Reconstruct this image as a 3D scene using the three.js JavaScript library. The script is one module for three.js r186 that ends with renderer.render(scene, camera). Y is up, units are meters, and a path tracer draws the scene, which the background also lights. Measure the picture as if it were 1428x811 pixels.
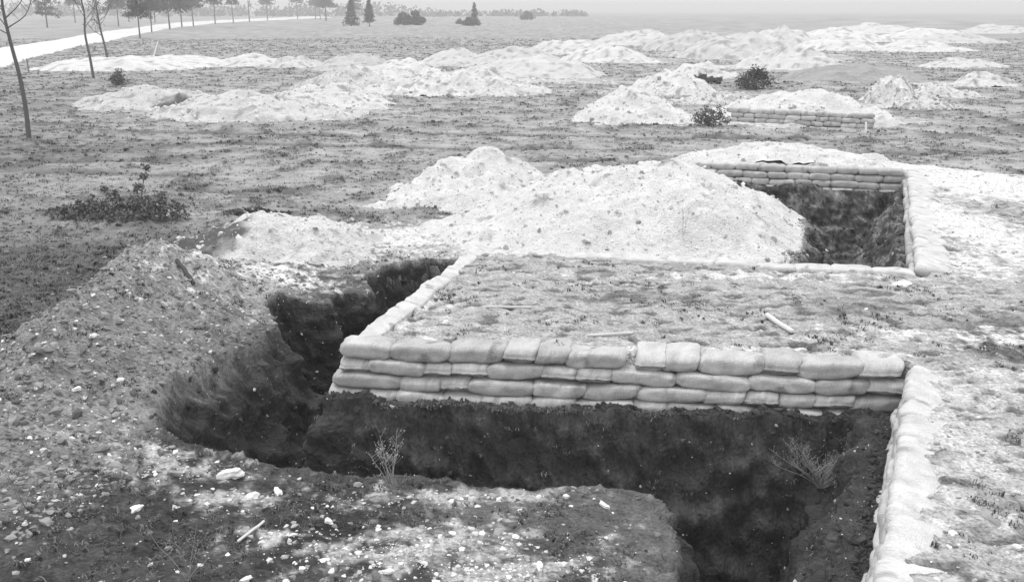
import * as THREE from 'three';
import { ImprovedNoise } from 'three/addons/math/ImprovedNoise.js';
import { mergeGeometries } from 'three/addons/utils/BufferGeometryUtils.js';

// ------------------------------------------------------------------ camera, sky, sun, exposure
const scene = new THREE.Scene();
const camera = new THREE.PerspectiveCamera(33.46, 1428 / 811, 0.1, 5000);
camera.position.set(0, 3.9, 0);
camera.rotation.x = -16.17 * Math.PI / 180;

{ // overcast sky: even, a little brighter towards the zenith, soft cloud mottling
  const W = 256, H = 128, px = new Float32Array(W * H * 4), ns = new ImprovedNoise();
  for (let j = 0; j < H; j++) for (let i = 0; i < W; i++) {
    const el = (j / (H - 1) - 0.5) * Math.PI, az = i / W * Math.PI * 2;
    const cx = Math.cos(az) * Math.cos(el), cz = Math.sin(az) * Math.cos(el), cy = Math.sin(el);
    const c = ns.noise(cx * 2.1, cy * 5 + 3, cz * 2.1) * 0.6 + ns.noise(cx * 5, cy * 11 + 9, cz * 5) * 0.3;
    let l = 1.06 + 0.5 * Math.max(0, cy) + 0.07 * c;
    if (cy < 0) l = 0.5;
    const k = (j * W + i) * 4; px[k] = px[k + 1] = px[k + 2] = l; px[k + 3] = 1;
  }
  const sky = new THREE.DataTexture(px, W, H, THREE.RGBAFormat, THREE.FloatType);
  sky.mapping = THREE.EquirectangularReflectionMapping; sky.magFilter = THREE.LinearFilter; sky.minFilter = THREE.LinearFilter; sky.needsUpdate = true;
  scene.background = sky; scene.environment = sky;
}
const sun = new THREE.DirectionalLight(0xffffff, 1.3);
sun.position.set(-10, 40, -19); sun.target.position.set(0, 0, -14);
sun.castShadow = true; sun.shadow.radius = 30; sun.shadow.mapSize.set(2048, 2048);
Object.assign(sun.shadow.camera, { left: -40, right: 40, top: 60, bottom: -30, near: 1, far: 160 });
scene.add(sun, sun.target);
scene.fog = new THREE.FogExp2(0xf2f2f2, 0.0013);
const renderer = new THREE.WebGLRenderer({ antialias: true });
renderer.toneMapping = THREE.LinearToneMapping;
renderer.toneMappingExposure = 1.07;
renderer.shadowMap.enabled = true;

// ------------------------------------------------------------------ helpers
const noise = new ImprovedNoise();
const N = (x, y, z = 0) => noise.noise(x + 17.3, y + 41.7, z + 5.1);
function fbm(x, y, z = 0, o = 4) { let s = 0, a = 0.5, f = 1; for (let i = 0; i < o; i++) { s += a * N(x * f, y * f, z * f + i * 7.7); a *= 0.5; f *= 2.03; } return s; }
function rng(seed) { let a = seed >>> 0; return () => { a = (a + 0x6D2B79F5) | 0; let t = Math.imul(a ^ (a >>> 15), 1 | a); t = (t + Math.imul(t ^ (t >>> 7), 61 | t)) ^ t; return ((t ^ (t >>> 14)) >>> 0) / 4294967296; }; }
const clamp = (v, a = 0, b = 1) => Math.min(b, Math.max(a, v));
const smooth = (a, b, v) => { const t = clamp((v - a) / (b - a)); return t * t * (3 - 2 * t); };
const lerp = (a, b, t) => a + (b - a) * t;
const used = {};
const numbered = n => { const k = used[n] = (used[n] ?? -1) + 1; return k ? `${n}_${String(k).padStart(3, '0')}` : n; };
function shade(o) { o.traverse(m => { if (m.isMesh) { m.castShadow = true; m.receiveShadow = true; } }); return o; }
function addThing(o, name, label, category, group) { o.name = numbered(name); o.userData = { label, category }; if (group) o.userData.group = group; scene.add(shade(o)); return o; }
function addSetting(o, name, label) { o.name = name; o.userData = { kind: 'structure', label }; scene.add(shade(o)); return o; }
function addStuff(o, name, label, category) { o.name = numbered(name); o.userData = { kind: 'stuff', label, category }; scene.add(shade(o)); return o; }
function part(parent, geometry, material, name) { const m = new THREE.Mesh(geometry, material); m.name = name; parent.add(m); return m; }
function segDist2(px, pz, ax, az, bx, bz) { const dx = bx - ax, dz = bz - az; let t = ((px - ax) * dx + (pz - az) * dz) / (dx * dx + dz * dz); t = t < 0 ? 0 : t > 1 ? 1 : t; const ex = px - ax - dx * t, ez = pz - az - dz * t; return ex * ex + ez * ez; }
function segDist(px, pz, ax, az, bx, bz) { return Math.sqrt(segDist2(px, pz, ax, az, bx, bz)); }
function lineDist(px, pz, line) { let d = 1e9; for (let i = 0; i + 1 < line.length; i++) { const a = line[i], b = line[i + 1], v = segDist2(px, pz, a[0], a[1], b[0], b[1]); if (v < d) d = v; } return Math.sqrt(d); }
function inside(px, pz, poly) { let c = false; for (let i = 0, j = poly.length - 1; i < poly.length; j = i++) { const [xi, zi] = poly[i], [xj, zj] = poly[j]; if ((zi > pz) !== (zj > pz) && px < (xj - xi) * (pz - zi) / (zj - zi) + xi) c = !c; } return c; }
function canvasNoise(size, fn, srgb) {
  const d = new Uint8Array(size * size * 4);
  for (let j = 0; j < size; j++) for (let i = 0; i < size; i++) { const v = clamp(fn(i / size, j / size)) * 255, k = (j * size + i) * 4; d[k] = d[k + 1] = d[k + 2] = v; d[k + 3] = 255; }
  const t = new THREE.DataTexture(d, size, size); t.wrapS = t.wrapT = THREE.RepeatWrapping; t.magFilter = THREE.LinearFilter; t.minFilter = THREE.LinearMipmapLinearFilter; t.generateMipmaps = true;
  if (srgb) t.colorSpace = THREE.SRGBColorSpace; t.needsUpdate = true; return t;
}
// tileable noise: Perlin repeats every 256 lattice cells, so blend across the seam instead
function tile(fn) { return (u, v) => { const a = smooth(0.85, 1, u), b = smooth(0.85, 1, v); const f = (p, q) => fn(p, q); let r = f(u, v); if (a > 0) r = lerp(r, f(u - 1, v), a); if (b > 0) { let s = f(u, v - 1); if (a > 0) s = lerp(s, f(u - 1, v - 1), a); r = lerp(r, s, b); } return r; }; }

// ------------------------------------------------------------------ layout of the trench (metres; ground level y = 0)
const BAG = { near: [2.02, -4.9], B: [3.76, -8.78], A: [-1.86, -9.47], C: [-0.66, -14.05], D: [5.47, -12.85], E: [8.58, -21.03], F: [3.5, -22.32] };
const INNER = [[0.7, -2.2], BAG.near, BAG.B, BAG.A, BAG.C, BAG.D, BAG.E, BAG.F, [1.0, -22.95]];
const OUTER = [[1.0, -21.1], [3.6, -20.6], [5.2, -20.2], [5.75, -18.6], [5.35, -17.2], [4.5, -14.7], [2.4, -14.75], [0.4, -15.2], [-0.9, -15.45], [-1.55, -15.35], [-2.1, -14.95], [-2.2, -14.2], [-2.05, -13.5], [-2.55, -13.35], [-2.5, -12.75], [-2.78, -12.7], [-3.22, -12.75], [-3.2, -12.2], [-2.95, -11.5], [-3.1, -10.9], [-3.4, -10.2], [-3.55, -9.4], [-3.6, -8.75], [-3.3, -8.4], [-2.75, -8.12], [-2.0, -7.8], [-1.35, -7.7], [-0.58, -7.57], [0.04, -7.38], [0.71, -7.42], [1.1, -7.3], [1.3, -6.95], [1.25, -6.4], [1.05, -5.7], [-0.2, -2.6]];
const TRENCH = [...INNER, ...OUTER];
const LAND_OUT = [[0.7, -2.2], [4.5, -1.5], [9.5, -4], [12.5, -11], [14, -17], [13.2, -21.8], [10, -24.2], [6, -25], [3.0, -24.6], [1.0, -22.95]];
const LAND = [...INNER, ...[...LAND_OUT].reverse().slice(1, -1)];
const FAR2 = [[7.75, -35.5], [12.3, -33.2]];
const BANK = [[-5.2, -6.3, 0.12], [-4.95, -7.8, 0.45], [-4.8, -9.4, 0.72], [-4.75, -11, 0.86], [-4.7, -12.4, 0.9], [-4.5, -13.3, 0.55], [-4.3, -14, 0.2]];

function bankHeight(x, z) {
  if (x < -9 || x > -2 || z > -5 || z < -17) return 0;
  let best = 1e9, hh = 0;
  for (let i = 0; i + 1 < BANK.length; i++) {
    const [ax, az, ah] = BANK[i], [bx, bz, bh] = BANK[i + 1]; const dx = bx - ax, dz = bz - az;
    const t = clamp(((x - ax) * dx + (z - az) * dz) / (dx * dx + dz * dz)); const d = Math.hypot(x - ax - dx * t, z - az - dz * t);
    if (d < best) { best = d; hh = lerp(ah, bh, t); }
  }
  const side = x < -4.8 ? 0.95 : 1.2, k = best / side;
  return hh * Math.exp(-k * k) * (1 + 0.5 * fbm(x * 1.3, z * 1.3, 2, 3));
}
// returns height and fills INFO: s = depth inside the trench edge, land = inside raised land
const INFO = { drop: 0, wx: 0, s: 0, trench: false, land: false, dOut: 9, bank: 0 };
function ground(x, z, sink = 0) {
  const far = Math.hypot(x, z);
  let h = 0.35 * smooth(24, 60, -z) * fbm(x * 0.035, z * 0.035, 9, 3) + 0.10 * fbm(x * 0.35, z * 0.35, 1, 3);
  INFO.trench = INFO.land = false; INFO.s = 0; INFO.dOut = 9;
  const near = x > -8 && x < 16 && z < 0 && z > -28;
  const rough = smooth(60, 20, far);
  h += rough * (0.045 * fbm(x * 1.9, z * 1.9, 4, 3) + 0.024 * N(x * 8.5, z * 8.5, 3) + 0.013 * N(x * 19, z * 19, 6));
  if (z < -13) h += smooth(-13, -16, z) * smooth(80, 40, far) * (0.09 * fbm(x * 0.6, z * 0.9, 15, 3) + 0.06 * smooth(0.05, 0.3, fbm(x * 0.9, z * 0.8, 26, 4)));
  h -= 0.07 * rut(x, z);
  INFO.drop = 0; INFO.inner = false;
  INFO.bank = bankHeight(x, z); h += INFO.bank;
  if (INFO.bank > 0.05) h += Math.min(1, INFO.bank * 4) * (0.06 * N(x * 4.5, z * 4.5, 8) + 0.04 * N(x * 11, z * 11, 5) + 0.02 * N(x * 19, z * 19, 9));
  INFO.base = h;
  if (!near) {
    return h;
  }
  const warp = edgeWarp(x, z);
  if (inside(x, z, LAND)) {
    INFO.land = true;
    const di = lineDist(x, z, INNER), dout = lineDist(x, z, LAND_OUT); INFO.dOut = dout; INFO.s = -di;
    const up = smooth(0.12, 0.32 + 0.2 * N(x * 2.6, z * 2.6, 16), di) * smooth(0, 2.6, dout); h += 0.02 * N(x * 5, z * 7, 17) - 0.035 * smooth(0.25, 0.45, N(x * 3.3, z * 6, 26));
    return lerp(-0.12, h + 0.515, up) * smooth(0, 0.3, dout) + h * (1 - smooth(0, 0.3, dout)) + 0.012 * N(x * 30, z * 30, 3);
  }
  let so = lineDist(x, z, OUTER), si = lineDist(x, z, INNER);
  const inT = inside(x, z, TRENCH);
  INFO.trench = inT; INFO.s = inT ? Math.min(so, si) : -Math.min(so, si);
  const ends = smooth(-2.3, -3.4, z);
  const D = trenchDepth(x, z);
  const floor = -D + 0.1 * fbm(x * 1.5, z * 1.5, 7, 3);
  const sOuter = (inT ? so : -so) + warp;
  const kind = slump(x, z), side = x > 1.4 && z > -8.75 && si < lineDist(x, z, [BAG.A, BAG.B]) - 0.02 ? 1 : 0;
  const ho = h - (h + D) * outerCut(sOuter, kind) - sink * smooth(-0.05, 0.07, sOuter);
  INFO.drop = Math.max(0, h - ho);
  if (!inT) return si < so && si < 0.5 && so > 0.3 ? h - sink * smooth(0.5, 0.2, si) * 0.3 : ho;
  const hi = innerTop(x, z) - (D - 0.06) * innerCut(si + warp * 0.5, side) - sink * smooth(-0.02, 0.06, si);
  const out = Math.max(floor, Math.max(Math.min(ho, 0.6), hi));
  INFO.inner = hi > ho; INFO.drop = Math.max(0, h - out); if (hi > ho && INFO.drop < 0.25) INFO.drop = 0.25;
  return out;
}
function trenchDepth(x, z) { return 2.1 * Math.max(smooth(-2.3, -3.4, z), 0.2) * lerp(1, 0.62, smooth(-14.5, -16, z) * smooth(2, 4, x)); } // the next bay has half fallen in
function edgeWarp(x, z) { return 0.2 * fbm(x * 1.4, z * 1.4, 11, 2); }
function slump(x, z) { return x < -1.5 && z < -8.2 && z > -11.6 ? 1.1 : x > 0.45 && x < 1.8 && z > -7.9 ? 0.75 : x > 3 && z < -14.4 ? 0.95 : 0; } // width of the slumped cuts, 0 where the cut is clean
function outerCut(d, w) { const t = clamp(d / (w || 0.42)); return w ? Math.pow(t, 1.25) * (1.6 - 0.6 * t) : Math.pow(t, 0.72); }
function innerTop(x, z) { return -0.07 + 0.4 * 0.02 + 0.05 * smooth(-1.9, -0.6, x) + 0.06 * smooth(1.5, 3.4, x) + 0.12 * smooth(-0.15, 0.35, fbm(x * 1.1, z * 1.1, 18, 3)); }
function innerCut(d, side) { return Math.pow(clamp((d - 0.13 - 0.12 * side) / (0.66 + 0.2 * side)), 0.85); }
const H = (x, z) => ground(x, z);

const RUTS = [[[-9, -29.6], [-2, -28.7], [6, -28.3]], [[-17, -26.6], [-9.5, -26]], [[-7.1, -21.7], [-5.0, -21.4]], [[-3, -32.3], [5, -31.2], [12, -30.4]], [[10, -27.6], [17, -27.9]], [[-15, -33.2], [-4, -31.6]], [[-12, -24.2], [-7.6, -23.9]], [[0.5, -26.2], [4.5, -25.9]], [[18, -37], [27, -38]], [[17, -33], [24, -34.4]], [[-20, -47.5], [-12, -46.6]]];
function rut(x, z) { if (z > -20 || z < -49) return 0; let d = 9; for (const l of RUTS) { const a = l[0], b = l[l.length - 1]; if (x < a[0] - 1.3 || x > b[0] + 1.3) continue; d = Math.min(d, lineDist(x, z, l)); } return d > 1.2 ? 0 : smooth(0.5, 0.1, d + 0.5 * fbm(x * 0.8, z * 0.8, 81, 3)); } // old wheel ruts with broken turf
const LOAM = 0.038; // dark damp loam, the same in the trench cuts and on the bare foreground
// patches of pale chalk rubble and dark turf on the ground: x, z, radius x, radius z, strength
const CHALK = [[-0.61, -6.42, 0.95, 0.42, 0.85], [-1.39, -7.19, 0.4, 0.18, 0.65], [-3.2, -7.8, 0.62, 0.34, 0.85], [-2.31, -7.25, 0.42, 0.22, 0.75], [-0.38, -7.3, 1.0, 0.15, 0.75], [-1.74, -6.66, 0.4, 0.14, 0.7], [0.45, -6.22, 0.31, 0.15, 0.8], [-0.12, -6.1, 0.5, 0.25, 1], 
  [3.95, -8.4, 0.5, 0.5, 1.1], [3.6, -7.3, 0.5, 0.95, 1.0], [3.05, -6.3, 0.35, 0.6, 0.7], [4.6, -8.6, 0.7, 0.5, 0.7], [9.6, -19.6, 1.6, 2.2, 1.5], [7.4, -15.8, 0.8, 3.4, 1.2], [6.2, -22.8, 3.2, 1.1, 1.6], [9.6, -21.8, 1.7, 1.0, 1.4], [6.4, -13.2, 1.0, 1.0, 0.8], [5.8, -8.9, 0.8, 0.4, 0.6],
  [3.2, -12.45, 2.0, 0.25, 0.7], [2.2, -9.35, 1.9, 0.22, 0.7], [-1.2, -12.0, 0.35, 1.9, 0.7], [0.3, -13.7, 1.2, 0.22, 0.7], [5.2, -9.9, 1.6, 0.35, 0.7], [0.3, -9.2, 2, 0.1, 0.5],
  [-1.5, -17.0, 1.9, 1.1, 0.95], [-3.0, -15.6, 1.0, 0.9, 0.8], [0.2, -16.4, 1.4, 1.0, 1.1], [-3.4, -14.0, 0.9, 1.0, 0.8], [-4.4, -13.0, 0.8, 0.9, 0.55], [-4.0, -12.0, 0.7, 0.8, 0.3],
  [10.2, -36.0, 4.2, 2.2, 1.2], [8.5, -49, 5, 3, 0.55], [-6, -49, 6, 3, 0.55], [-11, -39.5, 5, 2, 0.7], [-24, -71, 9, 2.5, 0.55], [16.9, -41.6, 2.2, 1.4, 1.2], [1, -57, 8, 4, 0.55], [-4, -72, 8, 4, 0.55], [8, -80, 9, 8, 0.55], [22, -90, 12, 14, 0.55], [33, -112, 15, 14, 0.55], [20, -70, 6, 4, 1.1], [50, -140, 20, 14, 0.55], [20.2, -46.6, 2.3, 1, 1], [24, -55, 3, 1, 0.8], [70, -180, 40, 10, 0.6]];
const TURF = [[5.4, -9.75, 0.9, 0.9, 1], [3.9, -10.9, 1.0, 0.55, 0.6], [4.8, -5.8, 1.3, 1.3, 0.6], [6, -7.4, 1.2, 1, 0.4], [1.4, -11.3, 1.8, 0.8, 0.35], [0.0, -11.2, 0.9, 0.5, 0.3], [-8.8, -12.0, 3.4, 4.2, 1.0], [-7.6, -16, 2, 0.5, 0.7], [-15.5, -28, 6, 4, 0.6], [-9, -21, 3, 0.8, 0.5], [-4.9, -17.1, 0.7, 0.6, 0.8], [-6.8, -14.7, 0.8, 0.22, 0.8], [12.5, -28, 4, 2, 0.3], [26, -45, 10, 8, 0.4], [11.6, -50, 1.6, 2, 0.6]];  // the narrow strip left of the bank paints the dark of a shallow ditch
function blobs(list, x, z) { let v = 0; for (const [cx, cz, rx, rz, s] of list) { const a = (x - cx) / rx, b = (z - cz) / rz, q = a * a + b * b; if (q < 4) v = Math.max(v, s * Math.exp(-q * 0.9)); } return v; }
function groundTone(x, y, z) {
  const inf = INFO, far = Math.hypot(x, z);
  const n1 = fbm(x * 0.9, z * 0.9, 21, 4), n2 = fbm(x * 4.2, z * 4.2, 22, 3), n3 = N(x * 21, z * 21, 23), n4 = N(x * 10.5, z * 10.5, 27);
  const streak = fbm(x * 0.55, z * 2.0, 24, 4), streak2 = fbm(x * 1.8, z * 5.5, 25, 3);
  let c;
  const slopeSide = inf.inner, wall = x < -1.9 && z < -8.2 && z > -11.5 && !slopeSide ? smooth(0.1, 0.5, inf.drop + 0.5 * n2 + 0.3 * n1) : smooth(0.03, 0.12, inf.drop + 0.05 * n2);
  if (false) c = 0;
  else if (inf.land) { c = 0.34 + 0.08 * n1 + 0.14 * n2 + 0.05 * n3 + 0.08 * streak2; c = lerp(c, 0.09, 0.85 * smooth(0.14, 0.34, N(x * 3.3, z * 6, 26) + 0.2 * n1)); c = lerp(c, 0.17, 0.6 * smooth(0.1, 0.3, streak2 + 0.5 * n1)); c *= 1 + 0.3 * n4; }
  else {
    const field = 0.27 + 0.12 * streak + 0.14 * streak2 + 0.03 * n3;
    const tuss = fbm(x * 0.9, z * 0.8, 26, 4), broad = fbm(x * 0.25, z * 0.3, 28, 3);
    let fieldDark = lerp(field + 0.16 * broad, 0.11, 0.8 * smooth(0.05, 0.28, tuss + 0.25 * n2));
    fieldDark = lerp(fieldDark, 0.5, 0.35 * smooth(0.1, 0.4, -tuss + 0.3 * n2));
    fieldDark = lerp(fieldDark, 0.09, 0.8 * rut(x, z));
    fieldDark *= lerp(1, 0.5, smooth(-1, 1.6, 5 * broad - (x + 0.28 * -z) * 0.16 - 0.7) * smooth(-75, -30, z));
    const soil = LOAM + 0.04 * n1 + 0.05 * n2 + 0.03 * n3 + 0.02 * n4 + 0.05 * smooth(-1.6, 0.6, x + 2 * n1);
    const bankSoil = 0.19 + 0.12 * smooth(-11, -13.5, z) + 0.08 * n1 + 0.05 * n4 + 0.13 * n2 + 0.06 * n3;
    const fg = smooth(-9.6, -8.4, z + 0.6 * n1) * smooth(-7.5, -6.2, x + z * 0.05 + 3);
    const leftDark = smooth(-20, -14.5, z + 2.0 * n1) * (x < -2 ? 1 : 0);
    c = lerp(fieldDark, 0.07 + 0.06 * streak2 + 0.05 * n2, leftDark * 0.95);
    c = lerp(c, soil, Math.max(fg, z > -8.2 ? 1 : 0));
    c = lerp(c, bankSoil, smooth(0.06, 0.2, inf.bank + 0.06 * n1));
    if (z < -13 && z > -24 && x > -3 && x < 6) c = lerp(c, 0.34 + 0.1 * n2, 0.5 * smooth(-14, -15, z) * smooth(-19, -16, z));
  }
  const t = blobs(TURF, x, z); if (t > 0.02) c = lerp(c, 0.085 + 0.05 * n2, smooth(0.25, 0.75, t + 0.7 * n2 + 0.35 * n1));
  const k = blobs(CHALK, x, z);
  if (k > 0.02) { const coarse = z < -15 ? 0.9 : 1.2; c = lerp(c, (z > -9.2 ? (x < 2 ? 0.36 : 0.46) : 0.62) + 0.14 * n2 + 0.1 * n3, smooth(0.25, 1.0, k + coarse * n2 + 0.4 * n1 + 0.38 * n3 + 0.45 * n4) * 0.92); }
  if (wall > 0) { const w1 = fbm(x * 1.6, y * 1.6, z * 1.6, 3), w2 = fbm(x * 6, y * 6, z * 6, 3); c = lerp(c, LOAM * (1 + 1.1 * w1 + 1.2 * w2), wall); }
  return clamp(c, 0.008, 0.85);
}

// ------------------------------------------------------------------ materials
const grain = tile((u, v) => 0.78 + 0.34 * fbm(u * 22, v * 22, 1, 4) + 0.42 * N(u * 80, v * 80, 2) + 0.3 * N(u * 170, v * 170, 3));
const grey = (v, r = 0.95, extra = {}) => new THREE.MeshStandardMaterial({ color: new THREE.Color().setRGB(v, v, v), roughness: r, ...extra });
const grainTex = canvasNoise(512, grain, false);
const reliefTex = canvasNoise(512, tile((u, v) => 0.5 + 0.5 * fbm(u * 18, v * 18, 31, 3) + 0.28 * N(u * 70, v * 70, 32) + 0.2 * N(u * 150, v * 150, 33)), false);
const matGround = new THREE.MeshStandardMaterial({ vertexColors: true, roughness: 1, map: grainTex, bumpMap: reliefTex, bumpScale: 0.03 });
const chalkTex = canvasNoise(512, tile((u, v) => 0.9 + 0.16 * fbm(u * 16, v * 16, 41, 4) + 0.12 * N(u * 80, v * 80, 42) - 0.35 * smooth(0.35, 0.6, N(u * 45, v * 45, 43))), false);
const matChalk = new THREE.MeshStandardMaterial({ vertexColors: true, roughness: 1, map: chalkTex, bumpMap: reliefTex, bumpScale: 0.035 });
const weave = canvasNoise(512, (u, v) => 0.5 + 0.08 * Math.sin(u * Math.PI * 2 * 64) + 0.08 * Math.sin(v * Math.PI * 2 * 64) + 0.5 * Math.abs(fbm(u * 5, v * 9, 55, 3)) + 0.3 * fbm(u * 12, v * 12, 56, 3) + 0.08 * N(u * 40, v * 40, 51), false);
const clothTone = canvasNoise(512, tile((u, v) => 0.84 + 0.4 * fbm(u * 5, v * 5, 52, 4) + 0.16 * N(u * 50, v * 50, 53) + 0.12 * N(u * 110, v * 110, 57) - 0.4 * smooth(0.12, 0.34, fbm(u * 3.2, v * 3.2, 54, 4))), false);
const matLitDusty = grey(0.6, 1, { map: clothTone, bumpMap: weave, bumpScale: 0.010 });  // paler sacks for the caps: chalk dust plus bright lit tops put into the colour
const matBags = [0.52, 0.47, 0.56, 0.44].map(v => new THREE.MeshStandardMaterial({ color: new THREE.Color().setRGB(v, v, v), roughness: 0.95, map: clothTone, bumpMap: weave, bumpScale: 0.010 }));

// ------------------------------------------------------------------ ground sheet
function gridLines(marks) { // [position, spacing] pairs, spacing is blended between marks
  const out = [marks[0][0]];
  for (let i = 0; i + 1 < marks.length; i++) {
    const [a, sa] = marks[i], [b, sb] = marks[i + 1], len = b - a; let p = a;
    const list = []; while (true) { const t = (p - a) / len, st = sa * Math.pow(sb / sa, t); p += st; if (p >= b - st * 0.4) break; list.push(p); }
    out.push(...list, b);
  }
  return out;
}
const xs = gridLines([[-1600, 120], [-200, 16], [-60, 2.2], [-20, 0.35], [-8, 0.08], [-5.4, 0.034], [-1.6, 0.034], [4, 0.034], [6, 0.044], [9.5, 0.065], [20, 0.35], [60, 2.2], [200, 16], [1600, 120]]);
const zs = gridLines([[-30, 3], [-3.2, 0.6], [3.2, 0.12], [5.4, 0.03], [7, 0.027], [9.6, 0.03], [10.4, 0.034], [15.8, 0.042], [23, 0.055], [40, 0.16], [70, 0.45], [150, 1.6], [400, 10], [1800, 90]]).map(v => -v);
{
  const nx = xs.length, nz = zs.length, pos = new Float32Array(nx * nz * 3), col = new Float32Array(nx * nz * 3), uv = new Float32Array(nx * nz * 2);
  for (let j = 0; j < nz; j++) for (let i = 0; i < nx; i++) {
    const x = xs[i], z = zs[j], y = ground(x, z, 0.3), k = j * nx + i;
    pos[k * 3] = x; pos[k * 3 + 1] = y; pos[k * 3 + 2] = z;
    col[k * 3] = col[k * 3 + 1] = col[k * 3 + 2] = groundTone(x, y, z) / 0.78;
        uv[k * 2] = (x + 0.6 * y) / 2.3; uv[k * 2 + 1] = (-z + 0.75 * y) / 2.3;
  }
  const idx = new Uint32Array((nx - 1) * (nz - 1) * 6); let q = 0;
  for (let j = 0; j + 1 < nz; j++) for (let i = 0; i + 1 < nx; i++) { const a = j * nx + i, b = a + 1, c = a + nx, d = c + 1; idx[q++] = a; idx[q++] = b; idx[q++] = c; idx[q++] = b; idx[q++] = d; idx[q++] = c; }
  const g = new THREE.BufferGeometry(); g.setAttribute('position', new THREE.BufferAttribute(pos, 3)); g.setAttribute('color', new THREE.BufferAttribute(col, 3)); g.setAttribute('uv', new THREE.BufferAttribute(uv, 2)); g.setIndex(new THREE.BufferAttribute(idx, 1)); g.computeVertexNormals();
  console.log('ground', nx, nz, idx.length / 3, 'tris');
  addSetting(new THREE.Mesh(g, matGround), 'ground', 'grey turf and dug earth with deep zigzag trench');
}
// cut faces of the trench: dense strips that follow its edges, crumbled in three dimensions
const WALL_POINTS = [], SLOPE_TOP = [];
function cutFace(line, inner, name, label) {
  const P = []; for (let i = 0; i + 1 < line.length; i++) { const [ax, az] = line[i], [bx, bz] = line[i + 1], L = Math.hypot(bx - ax, bz - az), n = Math.max(1, Math.round(L / 0.036)); let nx = -(bz - az) / L, nz = (bx - ax) / L; if (!inside((ax + bx) / 2 + nx * 0.12, (az + bz) / 2 + nz * 0.12, TRENCH)) { nx = -nx; nz = -nz; } for (let k = 0; k < n; k++) P.push([lerp(ax, bx, k / n), lerp(az, bz, k / n), nx, nz]); }
  const W = inner ? 9 : 5, R = 52, pos = [], col = [], uv = [], idx = [], nP = P.length;
  for (let i = 0; i < nP; i++) {
    let nx = 0, nz = 0; for (let k = -W; k <= W; k++) { const q = P[clamp(i + k, 0, nP - 1)]; nx += q[2]; nz += q[3]; } const nl = Math.hypot(nx, nz) || 1; nx /= nl; nz /= nl;
    const [ex, ez] = P[i], wp = edgeWarp(ex, ez), D = trenchDepth(ex, ez), kind = slump(ex, ez), width = inner ? 0.98 : (kind || 0.42);
    const side = inner && ex > 1.4 && ez > -8.6 && nx < -0.6 ? 1 : 0;
    for (let j = 0; j <= R; j++) {
      let t, d, y, x, z, drop;
      if (j < 4) { d = (inner ? [-0.2, -0.13, -0.06, -0.01] : [-0.2, -0.13, -0.08, -0.03])[j] * (1 + (inner ? 0 : 0.5 * N(ex * 6, ez * 6, 71))); t = 0; }
      else { t = (j - 4) / (R - 4) * 1.04; d = width * Math.pow(t, kind && !inner ? 0.85 : 1.15); }
      const off = inner ? d - (j < 4 ? 0 : wp * 0.5 * smooth(0, 0.3, t)) : d - wp;
      x = ex + nx * off; z = ez + nz * off; ground(x, z); const base = INFO.base;
      if (inner) { y = innerTop(ex, ez) - (D - 0.06) * innerCut(d, side) + (j < 2 ? -0.03 : 0); drop = 0.3; }
      else { y = base - (base + D) * outerCut(d, kind) + [-0.07, 0.004, 0.014, 0.01][Math.min(j, 3)] * (j < 4 ? 1 : 0); drop = base - y; }
      if (t >= 1) y -= 0.12;
      const a = smooth(inner ? 0.1 : 0, inner ? 0.3 : 0.16, t + (j >= 4 ? 0.03 : 0)), m = a * (0.22 * fbm(x * 2.2, y * 2.2, z * 2.2, 3) + 0.075 * N(x * 6.5, y * 6.5, z * 6.5) + 0.04 * N(x * 14, y * 14, z * 14) + 0.016 * N(x * 29, y * 29, z * 29) + 0.03 * N(x * 1.5, y * 8, z * 1.5)) + (!inner && j > 1 && j < 12 ? 0.03 * N(x * 11, y * 11, z * 11) + 0.02 * N(x * 25, y * 25, z * 25) : 0); if (inner && j < 12) y += 0.022 * N(x * 7, 3, z * 7) + 0.014 * N(x * 17, 5, z * 17);
      x += nx * m; z += nz * m; y += 0.5 * m;
      pos.push(x, y, z); uv.push(i * 0.036 / 1.9, j * 0.045 / 1.9);
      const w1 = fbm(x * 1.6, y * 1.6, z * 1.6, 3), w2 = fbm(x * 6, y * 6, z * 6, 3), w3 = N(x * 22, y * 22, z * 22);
      const spoil = ez < -14.2 && ex > 2.2 ? 0.75 * smooth(-0.15, 0.3, fbm(x * 2.7, y * 2.7, z * 2.7, 4) + 0.2 * w3) : 0; // paler patches on the cut faces of the next bay
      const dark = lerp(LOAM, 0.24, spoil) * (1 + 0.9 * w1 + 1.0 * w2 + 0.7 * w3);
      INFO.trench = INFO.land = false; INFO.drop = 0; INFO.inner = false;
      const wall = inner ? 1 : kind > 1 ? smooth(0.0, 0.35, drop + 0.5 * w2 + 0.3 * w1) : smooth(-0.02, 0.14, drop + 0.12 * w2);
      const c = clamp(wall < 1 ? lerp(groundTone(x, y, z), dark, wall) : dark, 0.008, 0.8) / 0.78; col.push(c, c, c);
      if (j > 3 && j < R - 6) WALL_POINTS.push([x, y, z, inner]); if (inner && j > 2 && j < 12 && ez > -10 && ez < -5) SLOPE_TOP.push([x, y, z, inner]);
    }
  }
  for (let i = 0; i + 1 < nP; i++) for (let j = 0; j < R; j++) { const a = i * (R + 1) + j, b = a + 1, c = a + R + 1, d = c + 1; idx.push(a, b, c, b, d, c); }
  const g = new THREE.BufferGeometry(); g.setAttribute('position', new THREE.Float32BufferAttribute(pos, 3)); g.setAttribute('uv', new THREE.Float32BufferAttribute(uv, 2)); g.setAttribute('color', new THREE.Float32BufferAttribute(col, 3)); g.setIndex(idx); g.computeVertexNormals();
  addSetting(new THREE.Mesh(g, matWall), name, label);
}
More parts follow.
